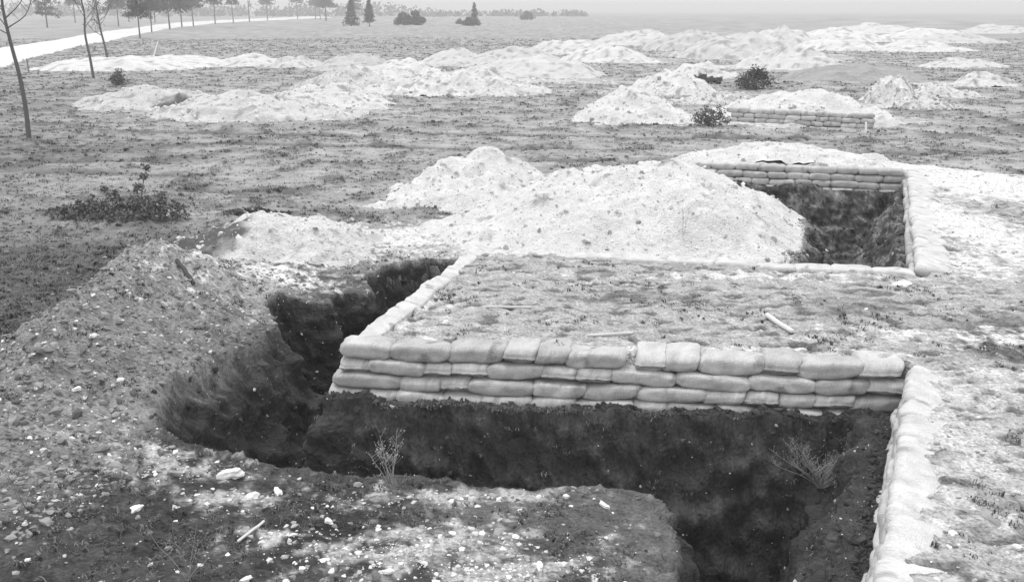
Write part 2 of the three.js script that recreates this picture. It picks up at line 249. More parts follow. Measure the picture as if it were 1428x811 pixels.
const matWall = new THREE.MeshStandardMaterial({ vertexColors: true, roughness: 1, map: grainTex, bumpMap: reliefTex, bumpScale: 0.03, side: THREE.DoubleSide });
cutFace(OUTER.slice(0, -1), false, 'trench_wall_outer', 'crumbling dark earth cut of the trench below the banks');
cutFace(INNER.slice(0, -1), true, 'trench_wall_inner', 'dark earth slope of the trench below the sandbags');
// road: a pale strip winding off to the upper left woods
{
  const R = [[-28, -50, -40, -74], [-35.8, -69.3, -53.7, -104.6], [-41.5, -88, -60.4, -128.6], [-49.8, -117.8, -74, -178], [-62, -165, -86, -228], [-78, -235, -104, -300], [-93, -316, -120, -407], [-98, -438, -130, -560], [-100, -560, -140, -700]];
  const c1 = new THREE.CatmullRomCurve3(R.map(r => new THREE.Vector3(r[0], 0, r[1]))), c2 = new THREE.CatmullRomCurve3(R.map(r => new THREE.Vector3(r[2], 0, r[3])));
  const pos = [], uv = [], idx = [], col = [], n = 160, m = 10;
  for (let i = 0; i <= n; i++) { const a = c1.getPoint(i / n), b = c2.getPoint(i / n); for (let j = 0; j <= m; j++) { const t = j / m + (j === 0 || j === m ? 0.05 * N(i * 0.4, j, 3) : 0), x = lerp(a.x, b.x, t), z = lerp(a.z, b.z, t); pos.push(x, ground(x, z) + 0.14 - 0.2 * (j === 0 || j === m), z); uv.push(x / 3, z / 3); const c = 0.68 + 0.15 * fbm(x * 0.1, z * 0.1, 3); col.push(c, c, c); } }
  for (let i = 0; i < n; i++) for (let j = 0; j < m; j++) { const a = i * (m + 1) + j, b = a + 1, c = a + m + 1, d = c + 1; idx.push(a, b, c, b, d, c); }
  const g = new THREE.BufferGeometry(); g.setAttribute('position', new THREE.Float32BufferAttribute(pos, 3)); g.setAttribute('uv', new THREE.Float32BufferAttribute(uv, 2)); g.setAttribute('color', new THREE.Float32BufferAttribute(col, 3)); g.setIndex(idx); g.computeVertexNormals();
  addSetting(new THREE.Mesh(g, matChalk), 'road', 'pale dirt road curving away past the young trees');
}

// ------------------------------------------------------------------ spoil heaps
const RUBBLE = [];
function heap({ rubble, x, z, rx, rz, h, turn = 0, tone = 0.67, label, group, res = 40, seed = 1, blunt = 0.2, shadePatch, extra, far = 0.2 }) {
  const lim = 1.25, n = res, pos = [], col = [], uv = [], idx = [], bump = [];
  const ca = Math.cos(turn), sa = Math.sin(turn);
  for (let j = 0; j <= n; j++) for (let i = 0; i <= n; i++) {
    const u = (i / n * 2 - 1) * lim, v = (j / n * 2 - 1) * lim;
    const lx = u * rx, lz = v * rz, wx = x + lx * ca + lz * sa, wz = z - lx * sa + lz * ca;
    const e = 0.5 * fbm(u * 1.4 + seed, v * 1.4, seed, 2) + 0.22 * fbm(u * 5 + seed, v * 5, seed, 3);
    let r = Math.hypot(u, v) * (1 + e);
    const s = Math.sqrt(r * r + blunt * blunt) - blunt * 0.35;
    let b = h * 1.06 * (1 - s / (1 + blunt * 0.1)) / (1 - blunt * 0.65);
    if (b > 0) b *= 0.92 + 0.7 * fbm(u * 2.1, v * 2.1, seed + 9, 3);
    const foot = clamp(b / (0.25 * h));
    b += foot * (0.09 * h * fbm(wx * 2.2, wz * 2.2, seed, 3) + 0.03 * N(wx * 5.5, wz * 5.5, seed) + 0.022 * N(wx * 11, wz * 11, seed) + 0.016 * N(wx * 19, wz * 19, seed));
    if (r < 1.25 && r > 0.75) b = lerp(b, Math.max(b, 0.05 * (1.2 - r)), 0.6); // run-out of loose rubble at the foot
    if (extra) b = extra(wx, wz, b);
    const y = ground(wx, wz) + Math.max(b, -0.08) - 0.02; bump.push(b); if (rubble && b > -0.02 && b < 9) RUBBLE.push([wx, y, wz]);
    pos.push(wx, y, wz); uv.push((wx + 0.5 * y) / 2.1, (wz - 0.7 * y) / 2.1);
    let c = tone * (1 + 0.16 * fbm(wx * 1.4, wz * 1.4, seed + 3, 4) + 0.06 * N(wx * 11, wz * 11, 3));
    const dk = 2.6 / Math.max(1, rx / 2.5), dirt = fbm(wx * dk, wz * dk * 1.6, seed + 5, 5) + 0.12 * N(wx * 9, wz * 9, seed); c = lerp(c, 0.26, smooth(far, far + 0.22, dirt) * 0.75);
    if (shadePatch) { const q = Math.hypot((wx - shadePatch[0]) / shadePatch[2], (wz - shadePatch[1]) / shadePatch[3]); c = lerp(c, 0.1, smooth(1.1, 0.7, q + 0.5 * fbm(wx * 4, wz * 4, 3, 3))); }  // dark ellipse paints the shade of a steep side and of a hollow
    c = clamp(c, 0.05, 0.86); col.push(c, c, c);
  }
  for (let j = 0; j < n; j++) for (let i = 0; i < n; i++) { const a = j * (n + 1) + i, b = a + 1, c = a + n + 1, d = c + 1; if (Math.max(bump[a], bump[b], bump[c], bump[d]) > -0.03) idx.push(a, c, b, b, c, d); }
  const g = new THREE.BufferGeometry(); g.setAttribute('position', new THREE.Float32BufferAttribute(pos, 3)); g.setAttribute('uv', new THREE.Float32BufferAttribute(uv, 2)); g.setAttribute('color', new THREE.Float32BufferAttribute(col, 3)); g.setIndex(idx); g.computeVertexNormals();
  return addThing(new THREE.Mesh(g, matChalk), 'spoil_heap', label, 'spoil heap', group);
}
heap({ x: -0.76, z: -20.7, rx: 2.0, rz: 1.7, h: 0.94, rubble: true, res: 110, seed: 3, label: 'pointed white chalk heap standing alone behind the broad spoil heap' });
heap({ x: 2.5, z: -17.5, rx: 3.5, rz: 3.1, h: 1.1, res: 180, rubble: true, seed: 8, blunt: 0.42, tone: 0.64, extra: (wx, wz, b) => { const inT = inside(wx, wz, TRENCH), d = lineDist(wx, wz, OUTER); return b > 0 ? b * (inT ? 0.12 * smooth(0.25, 0, d) : smooth(-0.25, 1.0, d)) - (inT ? 0.05 : 0) : b; }, label: 'broad white spoil heap between the zigzag trench bays with a dead stalk' });
heap({ x: -4.05, z: -16.1, rx: 1.6, rz: 1.4, h: 0.58, rubble: true, res: 100, seed: 12, tone: 0.6, blunt: 0.55, shadePatch: [-5.25, -15.5, 1.05, 0.85], label: 'low rounded earth heap with one side painted dark as shade at the trench bank' });
heap({ rubble: true, x: 4.46, z: -36.6, rx: 2.3, rz: 1.7, h: 1.12, res: 70, seed: 14, label: 'smooth white heap beside the dark bush and far sandbag wall' });
heap({ rubble: true, x: 11.0, z: -36.2, rx: 3.2, rz: 1.75, h: 0.98, turn: -0.47, blunt: 0.65, res: 80, seed: 15, label: 'long flat white heap piled on top behind the far sandbag wall' });
heap({ rubble: true, x: 6.0, z: -23.5, rx: 3.6, rz: 1.1, h: 0.55, turn: -0.25, blunt: 0.6, res: 90, seed: 16, label: 'low white earth bank above the middle sandbag wall' });
const FIELD_HEAPS = [[-15.4, -42.31, 3.24, 1.96, .89], [-10.06, -37.66, 3.73, 1.32, 1.09], [-8.38, -41.89, 3.06, 1.4, .8], [-27.34, -69.42, 5.78, 2.38, 1.16], [-25.08, -74.11, 5.35, 2.75, .93], [-19.52, -73.41, 2.91, 1.82, .95], [-15.41, -70.45, 2.04, 1.48, .97], [-10.34, -66.68, 2.66, 1.92, 1.41], [-8.15, -49.99, 2.73, 1.4, 1.33], [-8.49, -44.98, 2.62, 1.08, .89], [-6.13, -56.81, 3.09, 1.9, 1.3], [-3.67, -48.53, 3.36, 1.71, 1.27], [-1.73, -48.39, 2.99, 1.53, 1.55], [.93, -61.21, 4.22, 2.16, 1.36], [.35, -81.03, 3.8, 2.36, 1.33], [-4.04, -75.5, 3.28, 2.03, 1.13], [5.85, -94.43, 5.1, 2.65, 1.56], [7.6, -77.41, 3.63, 1.89, 1.44], [7.95, -49.5, 2.34, 1.91, 1.67], [11.5, -60.67, 1.98, 1.43, 1.04], [15.17, -119.97, 5.6, 2.92, 2.08], [18.22, -102.67, 4.81, 2.5, 2.49], [19.87, -87.43, 5.35, 2.77, 2.34], [32.41, -119.8, 5.17, 2.7, 2.42], [42.08, -131.35, 7.08, 3.68, 1.91], [33.78, -102.81, 5.19, 2.69, 1.63], [19.95, -70.53, 3.83, 1.59, 1.76], [67.47, -185.71, 8.67, 3.63, 1.86], [24.05, -80.28, 2.6, 1.36, .68], [16.7, -43.12, 1.1, .91, 1.2], [17.04, -40.81, 1.49, .77, .59], [20.2, -46.57, 1.69, .7, .69], [19.87, -58.25, 4.22, 1.53, 1.07], [25.43, -53.26, 1.74, .72, .83], [8.97, -43.4, 1.82, .75, .54], [55, -125, 6, 2.5, 1.5], [88, -182, 8, 3, 1.8], [33, -73, 3, 1.3, .8], [41, -101, 5, 2, 1.2], [62, -150, 7, 3, 1.6]];
FIELD_HEAPS.forEach(([x, z, rx, rz, h], i) => {
  const o = { far: 0.06, x, z, rx: rx * 0.98, rz: Math.max(rz * 1.15, rx * 0.5), h: h * 0.8, rubble: -z < 52, seed: 20 + i * 3.7, blunt: 0.55, res: -z < 60 ? 84 : 52, tone: 0.54 + 0.14 * Math.abs(Math.sin(i * 2.7)) };
  if (i === 0) { o.label = 'low heap with a hollow painted dark between the saplings and double-humped heap'; o.shadePatch = [-13.6, -40.6, 1.3, 0.8]; }
  else if (i === 1) o.label = 'long double-humped white heap in front of the other heaps on the sapling side';
  else if (i === 18) { o.label = 'steep pointed white heap beside the round dark bush'; o.blunt = 0.15; }
  else if (i === 29) { o.h = h * 1.0; o.tone = 0.72; o.label = 'narrow upright white pile beside the far sandbag wall'; o.blunt = 0.6; }
  else if (i === 35 - 3) { o.label = 'wide grassy heap behind the far sandbag wall'; o.tone = 0.36; }
  else if (i >= 3 && i <= 6) { o.label = 'white chalk heap in the row along the dirt road'; o.group = 'chalk heaps along the road'; }
  else {
    const place = x < -5 ? 'in the cluster behind the long double-humped heap' : z > -60 && x < 10 ? 'in the cluster facing the open turf' : x < 10 ? 'in the middle of the far field, short of the horizon' : z > -62 ? 'in the rough ground behind the far sandbag wall' : z > -100 ? 'on the ridge of heaps behind the round dark bush' : 'in the hazy last row of heaps under the horizon';
    const size = h > 1.7 ? 'tall' : h > 1.2 ? 'middling' : h > 0.8 ? 'low' : 'flat', wide = rx > 4 ? 'broad' : rx > 2.8 ? 'rounded' : 'small';
    o.label = `${size} ${wide} chalk heap ${place}`; o.group = 'chalk heaps over the far field';
  }
  heap(o);
});

// ------------------------------------------------------------------ sandbags
function bagShape(L, h, D, seed, header, lip, lean = 0) { // maps a point of the cube [-1,1]^3 to the filled, pressed sack
  const a = seed * 1.37, sl = 0.12 * Math.sin(a * 5.3), v = new THREE.Vector3();
  return (x, y, z) => {
    const k = Math.pow(Math.pow(Math.abs(x), 6) + Math.pow(Math.pow(Math.abs(y), 3.8) + Math.pow(Math.abs(z), 4.4), 6 / 4.1), -1 / 6);
    x *= k; y *= k; z *= k;
    const long = header ? z : x, side = header ? x : z, e = Math.pow(Math.abs(long), 6), front = header ? smooth(0.55, 0.95, z) : 0;
    y *= 1 - 0.32 * e;
    if (header) x *= 1 + 0.05 * e; else z *= 1 + 0.03 * e;
    y += 0.10 * Math.sin(long * 2.2 + a) * (1 - e) + 0.06 * Math.sin(side * 2 + a * 2.1) + sl * long;
    x += 0.10 * sl * y;
    if (Math.abs(y) > 0.84) y = Math.sign(y) * (0.84 + (Math.abs(y) - 0.84) * 0.35); // pressed flat by the bags above and below
    let wx = x * L / 2 + lean * y * h, wy = y * h / 2, wz = z * D / 2;
    if (lip) { const under = smooth(-0.22, -0.34, y + 0.12 * sl * side + 0.1 * side * side); wz -= front * under * 0.035; wz += front * 0.012 * Math.exp(-Math.pow((y + 0.22) * 8, 2)); wx *= 1 + front * 0.09 * Math.exp(-Math.pow((y + 0.24) * 7, 2)); }
    const lump = 0.024 * N(wx * 5 + a, wy * 5, wz * 5 + a) + 0.010 * N(wx * 13 + a, wy * 13, wz * 13) + e * 0.007 * Math.sin(side * 13 + a) + 0.006 * smooth(0.1, 0.4, N(long * 2.5 + a, side * 6, a));
    const len = Math.hypot(x, y, z) || 1;
    return v.set(wx + x / len * lump, wy + y / len * lump * 0.6 + h / 2, wz + z / len * lump);
  };
}
function bagGeometry(L, h, D, seed, { header, lip, segs, lean }) {
  const g = new THREE.BoxGeometry(2, 2, 2, ...segs), p = g.attributes.position, uv = g.attributes.uv, f = bagShape(L, h, D, seed, header, lip, lean), a = seed * 1.37;
  for (let i = 0; i < p.count; i++) { const v = f(p.getX(i), p.getY(i), p.getZ(i)); p.setXYZ(i, v.x, v.y, v.z); uv.setXY(i, v.x * 1.3 + v.z * 0.4 + a * 3.1, v.y * 1.3 + v.z * 0.9 + a * 1.7); }
  const m = weld(g); m.computeVertexNormals(); return m;
}
function weld(g) { // share vertices over the box seams so that the cloth shades smoothly, keep uv from the first
  const p = g.attributes.position, uv = g.attributes.uv, map = new Map(), np = [], nu = [], idx = [], src = g.index;
  const remap = new Array(p.count);
  for (let i = 0; i < p.count; i++) { const k = `${Math.round(p.getX(i) * 2e4)},${Math.round(p.getY(i) * 2e4)},${Math.round(p.getZ(i) * 2e4)}`; let v = map.get(k); if (v === undefined) { v = np.length / 3; map.set(k, v); np.push(p.getX(i), p.getY(i), p.getZ(i)); nu.push(uv.getX(i), uv.getY(i)); } remap[i] = v; }
  for (let i = 0; i < src.count; i++) idx.push(remap[src.getX(i)]);
  const o = new THREE.BufferGeometry(); o.setAttribute('position', new THREE.Float32BufferAttribute(np, 3)); o.setAttribute('uv', new THREE.Float32BufferAttribute(nu, 2)); o.setIndex(idx); return o;
}
let bagSeed = 1;
function placeBag({ from, to, t0, t1, y, h, depth, set = 0, header = false, label, group, fine = true, lip = false, roll = 0, over = 1.06, litDusty = false, dip = 0, lean = 0 }) {
  const dx = to[0] - from[0], dz = to[1] - from[1], len = Math.hypot(dx, dz), ux = dx / len, uz = dz / len, nx = -uz, nz = ux;
  const r = rng(7919 * ++bagSeed), seed = bagSeed * 0.731, L = (t1 - t0) * len * over, tm = (t0 + t1) / 2;
  const j = (r() - 0.5) * 0.045;
  const cx = from[0] + dx * tm - nx * (depth / 2 + set - j), cz = from[1] + dz * tm - nz * (depth / 2 + set - j);
  const o = new THREE.Group(); o.position.set(cx, y + (r() - 0.5) * 0.012, cz);
  o.rotation.order = 'YXZ'; o.rotation.set(-dip * (0.6 + 0.8 * r()), Math.atan2(-uz, ux) + (r() - 0.5) * (dip ? 0.24 : 0.09), (r() - 0.5) * (dip ? 0.14 : 0.05) + roll);
  const pickMat = Math.floor(r() * matBags.length), mat = litDusty ? matLitDusty : matBags[pickMat];
  part(o, bagGeometry(L, h * 1.1, depth, seed, { header, lip, lean, segs: fine ? (header ? [12, 12, 14] : [18, 10, 8]) : (header ? [5, 4, 6] : [8, 4, 4]) }), mat, 'sack');
  if (lip) { // rolled hem along the mouth of the sack
    const f = bagShape(L, h * 1.1, depth, seed, header, lip, lean), pts = []; for (let i = 0; i <= 10; i++) { const u = (i / 10 * 2 - 1) * 0.96; const q = f(u, -0.27 - 0.1 * u * u, 1).clone(); q.z += 0.002; pts.push(q); }
    part(o, branchTube(pts, 0.0075, 0.0065, 18, 5), mat, 'hem');
  }
  addThing(o, 'sandbag', label, 'sandbag', group);
  return o;
}
const courseWord = ['top', 'second', 'third', 'bottom'];
{ // near wall of the traverse, facing the trench
  const C = [
    [[.009, .102, .211, .313, .37, .429, .53], [.554, .603, .663, .776, .838, .941, 1.01]],
    [[.004, .062, .165, .217, .284, .385, .448, .508, .626, .751, .866, .955, 1.02]],
    [[-.006, .124, .196, .251, .365, .461, .56, .677, .745, .804, .867, .933, 1.03]],
    [[-.016, .045, .116, .204, .276, .365, .443, .548, .609, .697, .772, .882, 1.03]]];
  const ys = [0.375, 0.222, 0.072, -0.08], hs = [0.178, 0.156, 0.152, 0.152], sets = [0.10, 0.065, 0.03, 0];
  C.forEach((runs, ci) => runs.forEach(js => { for (let i = 0; i + 1 < js.length; i++) {
    const w = js[i + 1] - js[i], short = w < 0.075, lip = short && (ci < 2 ? i % 3 !== 1 : i % 2 === 0);
    const kind = short ? (lip ? 'short end-on sandbag with folded mouth' : 'short plain end-on sandbag') : 'long sandbag laid lengthwise';
    placeBag({ from: BAG.A, to: BAG.B, t0: js[i], t1: js[i + 1], y: ys[ci], h: hs[ci], depth: short ? 0.5 : 0.3, set: sets[ci], header: short, lip, lean: [0.26, 0.05, 0.1, 0.1][ci] * (0.4 + Math.abs(Math.sin(i * 3.1 + ci))), label: `${kind} in the ${courseWord[ci]} course of the near trench wall`, group: `near wall ${courseWord[ci]} course sandbags` });
  } }));
}
function course(from, to, { y, h, depth, set = 0, w, header, label, group, fine, seed, lip = false, start = 0, over, litDusty, dip }) {
  const len = Math.hypot(to[0] - from[0], to[1] - from[1]), r = rng(seed), js = [start / len]; let d = start;
  while (d < len - w * 0.55) { d += w * (0.74 + r() * 0.52); js.push(Math.min(1, d / len)); }
  js[js.length - 1] = 1;
  for (let i = 0; i + 1 < js.length; i++) placeBag({ from, to, t0: js[i], t1: js[i + 1], y: y + (r() - 0.5) * 0.02, h, depth, set, header, label, group, fine, lip, over, litDusty, dip });
}
// side wall running from the corner towards the observer: end-on caps over lengthwise courses
course(BAG.B, BAG.near, { y: 0.335, h: 0.185, depth: 0.44, set: 0.04, w: 0.4, over: 1.14, dip: 0.16, litDusty: true, header: true, start: -0.22, seed: 5, label: 'end-on sandbag capping the side wall that meets the near wall', group: 'side wall cap sandbags' });
course(BAG.B, BAG.near, { y: 0.215, h: 0.165, depth: 0.32, set: 0.03, w: 0.56, header: false, start: 0.02, seed: 6, label: 'lengthwise sandbag under the caps of the side wall', group: 'side wall second course sandbags' });
course(BAG.B, BAG.near, { y: 0.062, h: 0.16, depth: 0.32, set: 0.0, w: 0.56, header: false, start: 0.1, seed: 7, label: 'lengthwise sandbag low in the side wall near the dead weeds', group: 'side wall third course sandbags' });
course(BAG.B, BAG.near, { y: -0.09, h: 0.16, depth: 0.32, set: -0.03, w: 0.56, header: false, start: 0.05, seed: 8, label: 'lengthwise sandbag in the lowest course of the side wall', group: 'side wall lowest course sandbags' });
// return of the traverse along the deep passage
[[0.355, 0.165, 0.08, 0, 'top'], [0.215, 0.16, 0.05, 0.12, 'second'], [0.072, 0.155, 0.02, 0, 'third']].forEach(([y, h, set, st, word], i) => course(BAG.C, [BAG.A[0] + 0.04, BAG.A[1] - 0.3], { y, h, depth: 0.25, set, w: 0.55, header: false, start: st, dip: 0.12, over: 1.16, litDusty: i === 0, seed: 11 + i, label: `sandbag in the ${word} course edging the slanting end of the traverse`, group: `slanting end ${word} course sandbags` }));
// rear edge of the traverse
[[0.345, 0.18, 0.06, 0, 'top'], [0.2, 0.16, 0.03, 0.12, 'second']].forEach(([y, h, set, st, word], i) => course(BAG.D, BAG.C, { y, h, depth: 0.3, set, w: 0.55, header: false, start: st, over: 1.1, litDusty: i === 0, seed: 21 + i, label: `sandbag in the ${word} course of the traverse edge facing the white heap`, group: `rear edge ${word} course sandbags` }));
// side wall of the next bay
course(BAG.E, BAG.D, { y: 0.36, h: 0.18, depth: 0.48, set: 0.04, w: 0.42, over: 1.16, dip: 0.14, litDusty: true, header: true, start: 0.06, seed: 31, fine: false, label: 'end-on sandbag capping the side wall of the next bay', group: 'next bay cap sandbags' });
course(BAG.E, BAG.D, { y: 0.215, h: 0.165, depth: 0.3, set: 0.0, w: 0.56, header: false, start: 0.05, seed: 32, fine: false, label: 'lengthwise sandbag under the caps of the next bay', group: 'next bay second course sandbags' });
// middle wall, seen across the next bay
['top', 'second', 'third', 'bottom'].forEach((word, i) => course(BAG.F, BAG.E, { y: 0.375 - 0.152 * i, h: 0.16, depth: 0.3, set: 0.09 - 0.03 * i, w: 0.5, header: false, start: [0, 0.2, 0.05, 0.25][i], seed: 41 + i, fine: false, label: `sandbag in the ${word} course of the middle wall closing the next bay`, group: `middle wall ${word} course sandbags` }));
// far wall below the long white heap
['top', 'second', 'bottom'].forEach((word, i) => course(FAR2[0], FAR2[1], { y: 0.33 - 0.165 * i, h: 0.175, depth: 0.34, set: 0.06 - 0.03 * i, w: 0.52, header: false, start: [0, 0.2, 0.05][i], seed: 51 + i, fine: false, label: `sandbag in the ${word} course of the far wall below the long white heap`, group: `far wall ${word} course sandbags` }));

// ------------------------------------------------------------------ loose stones, clods, grass
function stoneGeometry(seed, flat = 0.6, detail = 1) {
  const g = new THREE.IcosahedronGeometry(0.5, detail), p = g.attributes.position;
  for (let i = 0; i < p.count; i++) { const x = p.getX(i), y = p.getY(i), z = p.getZ(i), k = 1 + 0.55 * N(x * 2.2 + seed, y * 2.2, z * 2.2 + seed) + 0.2 * N(x * 5, y * 5 + seed, z * 5); p.setXYZ(i, x * k * 1.15, Math.max(-0.34, Math.min(0.4, y * k)) * flat, z * k * 0.9); }
  g.computeVertexNormals(); return g;
}
const matStone = grey(0.8, 0.9), matClod = grey(1, 1);
function scatter(name, label, category, geoms, material, count, pick, toneFn, seed) {
  const r = rng(seed), m4 = new THREE.Matrix4(), q = new THREE.Quaternion(), e = new THREE.Euler(), c = new THREE.Color();
  geoms.forEach((g, gi) => {
    const list = []; const want = Math.floor(count / geoms.length); let tries = 0;
    while (list.length < want && tries++ < want * 30) { const s = pick(r); if (s) list.push(s); }
    const im = new THREE.InstancedMesh(g, material, list.length);
    list.forEach((s, i) => { e.set((r() - 0.5) * (s.tilt ?? 0.6), r() * 6.28, (r() - 0.5) * (s.tilt ?? 0.6)); q.setFromEuler(e); m4.compose(new THREE.Vector3(s.x, s.y, s.z), q, new THREE.Vector3(s.s * (0.8 + 0.5 * r()), s.s * (s.tall ?? 1) * (0.8 + 0.4 * r()), s.s)); im.setMatrixAt(i, m4); const t = toneFn(r, s); im.setColorAt(i, c.setRGB(t, t, t)); });
    addStuff(im, name, label, category);
  });
}
const stones = [stoneGeometry(1.1), stoneGeometry(4.2, 0.75), stoneGeometry(9.7, 0.5)];
const lowStones = [stoneGeometry(2.3, 0.8, 0), stoneGeometry(6.1, 0.6, 0)];
// white fragments: dense in chalky rubble, sparse elsewhere
scatter('chalk_fragments', 'small white stones strewn over the dug earth', 'stones', lowStones, matStone, 11500, r => {
  const z = -5.2 - Math.pow(r(), 1.4) * 18, x = (r() - 0.5) * (-z) * 1.2; const y = ground(x, z); const inT = INFO.trench, bank = INFO.bank, land = INFO.land, s = INFO.s;
  if (inT || land && s > -0.34) return null;
  const k = blobs(CHALK, x, z), pr = inT ? (x < -2 ? 0.22 : 0.09) : bank > 0.06 ? 0.45 : land ? 0.035 + k * 0.22 : z > -8.7 ? 0.03 + k * k * 1.6 + Math.max(0, k * 2 * fbm(x * 4.2, z * 4.2, 22, 3)) : z < -14.5 && x < -3 ? 0.012 : 0.06 + 0.6 * k;
  if (r() > pr) return null; const big = Math.pow(r(), 6);
  const sz = 0.008 + 0.015 * r() * r() + 0.05 * big; return { x, y: y - sz * 0.16 * r(), z, s: sz };
}, (r, s) => 0.2 + 0.72 * r(), 101);
scatter('trench_stones', 'small white stones stuck in the dark trench walls', 'stones', lowStones, matStone, 1500, r => {
  const p = WALL_POINTS[Math.floor(r() * WALL_POINTS.length)]; if (p[2] < -16 || (p[0] > -1.9 && r() < 0.55)) return null; if (N(p[0] * 2, p[1] * 2, p[2] * 2) + 0.5 * r() < 0.12) return null;
  return { x: p[0], y: p[1], z: p[2], s: 0.010 + 0.018 * r() * r() + 0.04 * Math.pow(r(), 8), tilt: 3 };
}, r => 0.3 + 0.6 * r(), 606);
scatter('trench_clods', 'dark crumbs of earth on the trench walls', 'clods', lowStones, matClod, 8000, r => { const from = r() < 0.35 ? SLOPE_TOP : WALL_POINTS, p = from[Math.floor(r() * from.length)]; return { x: p[0], y: p[1], z: p[2], s: 0.012 + 0.03 * r() * r() + 0.08 * Math.pow(r(), 9), tilt: 3, far: p[2] < -14.4 }; }, (r, s) => LOAM * (0.7 + 0.9 * r()), 707);
scatter('heap_rubble', 'lumps of chalk and earth lying on the spoil heaps', 'rubble', stones, matClod, 9000, r => { const p = RUBBLE[Math.floor(r() * RUBBLE.length)]; return { x: p[0] + (r() - .5) * 0.1, y: p[1] + 0.004, z: p[2] + (r() - .5) * 0.1, s: (0.016 + 0.035 * r() * r() + 0.09 * Math.pow(r(), 8)) * (p[2] < -30 ? 1.8 : 1), tilt: 3 }; }, r => 0.3 + 0.42 * r(), 808);
scatter('earth_clods', 'dark clods of earth lying over the banks', 'clods', lowStones, matClod, 4200, r => {
  const z = -5.2 - Math.pow(r(), 1.3) * 16, x = (r() - 0.5) * (-z) * 1.2; const y = ground(x, z); const inT = INFO.trench, bank = INFO.bank, land = INFO.land, s = INFO.s;
  if (inT || land && s > -0.34) return null;
  const pr = inT ? 0.6 : bank > 0.05 ? 1 : land ? 0.06 : z > -8.5 ? 0.05 : 0.08; if (r() > pr) return null; const big = Math.pow(r(), 5);
  return { x, y, z, s: 0.014 + 0.03 * r() + 0.07 * big, in: inT, land };
}, (r, s) => s.in ? LOAM * (0.7 + 0.8 * r()) : s.land ? 0.2 + 0.2 * r() : 0.08 + 0.2 * r(), 202);
function tuftGeometry(seed, blades, spread, h) {
  const r = rng(seed), pos = [];
  for (let i = 0; i < blades; i++) {
    const a = r() * 6.28, b = r() * 6.28, d = r() * spread, x = Math.cos(b) * d, z = Math.sin(b) * d, w = 0.006 + r() * 0.006, hh = h * (0.5 + r() * 0.6), lean = 0.25 + r() * 0.9;
    const tx = x + Math.cos(a) * lean * hh, tz = z + Math.sin(a) * lean * hh, mx = x + Math.cos(a) * lean * hh * 0.35, mz = z + Math.sin(a) * lean * hh * 0.35, px = -Math.sin(a) * w, pz = Math.cos(a) * w;
    pos.push(x - px, -0.01, z - pz, x + px, -0.01, z + pz, mx + px * 0.8, hh * 0.62, mz + pz * 0.8, x - px, -0.01, z - pz, mx + px * 0.8, hh * 0.62, mz + pz * 0.8, mx - px * 0.8, hh * 0.62, mz - pz * 0.8, mx - px * 0.8, hh * 0.62, mz - pz * 0.8, mx + px * 0.8, hh * 0.62, mz + pz * 0.8, tx, hh * (1 - 0.3 * lean), tz);
  }
  const g = new THREE.BufferGeometry(); g.setAttribute('position', new THREE.Float32BufferAttribute(pos, 3)); g.computeVertexNormals(); return g;
}
const matGrass = grey(1, 1, { side: THREE.DoubleSide });
const tufts = [tuftGeometry(1, 9, 0.07, 0.09), tuftGeometry(2, 12, 0.1, 0.07), tuftGeometry(3, 8, 0.12, 0.06)];
scatter('dead_grass', 'short dead grass over the field', 'grass', tufts, matGrass, 30000, r => {
  const z = -9 - Math.pow(r(), 2.0) * 135, x = (r() - 0.5) * (-z) * 1.25; if (z > -14 && x > -5) return null; const y = ground(x, z);
  if (INFO.bank > 0.12 || INFO.trench || INFO.land && INFO.dOut > 1.2) return null; if (blobs(CHALK, x, z) > 0.35) return null;
  const tone = groundTone(x, y, z), thick = fbm(x * 0.9, z * 0.8, 26, 4); if (thick + r() * 0.6 < 0.1) return null;
  return { x, y, z, tone, s: 0.35 + r() * 0.7 + Math.max(0, thick) * 1.2 + Math.min(1.8, -z / 60), tilt: 0.2, tall: 0.55 };
}, (r, s) => s.tone * (0.6 + 0.75 * r()), 404);
scatter('turf_tufts', 'thin grass tufts on the foreground earth and traverse', 'grass', tufts, matGrass, 5200, r => {
  const z = -5.2 - r() * 12.5, x = (r() - 0.5) * (-z) * 1.2; const y = ground(x, z); if (INFO.trench && INFO.s > -0.1) return null; if (INFO.land && INFO.s > -0.36) return null; if (blobs(CHALK, x, z) > 0.4) return null;
  const t = blobs(TURF, x, z); if (fbm(x * 1.2, z * 1.2, 61, 3) + t * 0.25 + r() * 0.5 < (INFO.land ? 0.5 : 0.28)) return null;
  return { x, y, z, s: 0.25 + r() * 0.45, tilt: 0.3, tall: 0.8 };
}, r => 0.04 + 0.13 * r(), 505);

scatter('slope_grass', 'withered grass growing on the trench slope below the sandbags', 'grass', tufts, matGrass, 2600, r => {
  const from = r() < 0.4 ? SLOPE_TOP : WALL_POINTS, p = from[Math.floor(r() * from.length)]; if (!p[3] || p[2] < -14 || p[1] < -0.95 || p[1] > 0.02) return null; if (fbm(p[0] * 1.8, p[1] * 1.8, p[2] * 1.8, 3) + 0.3 * r() + p[1] * 0.15 < 0.02) return null;
  return { x: p[0], y: p[1] - 0.005, z: p[2], s: 0.2 + 0.45 * r(), tilt: 0.5, tall: 0.8 };
}, r => 0.06 + 0.16 * r(), 909);
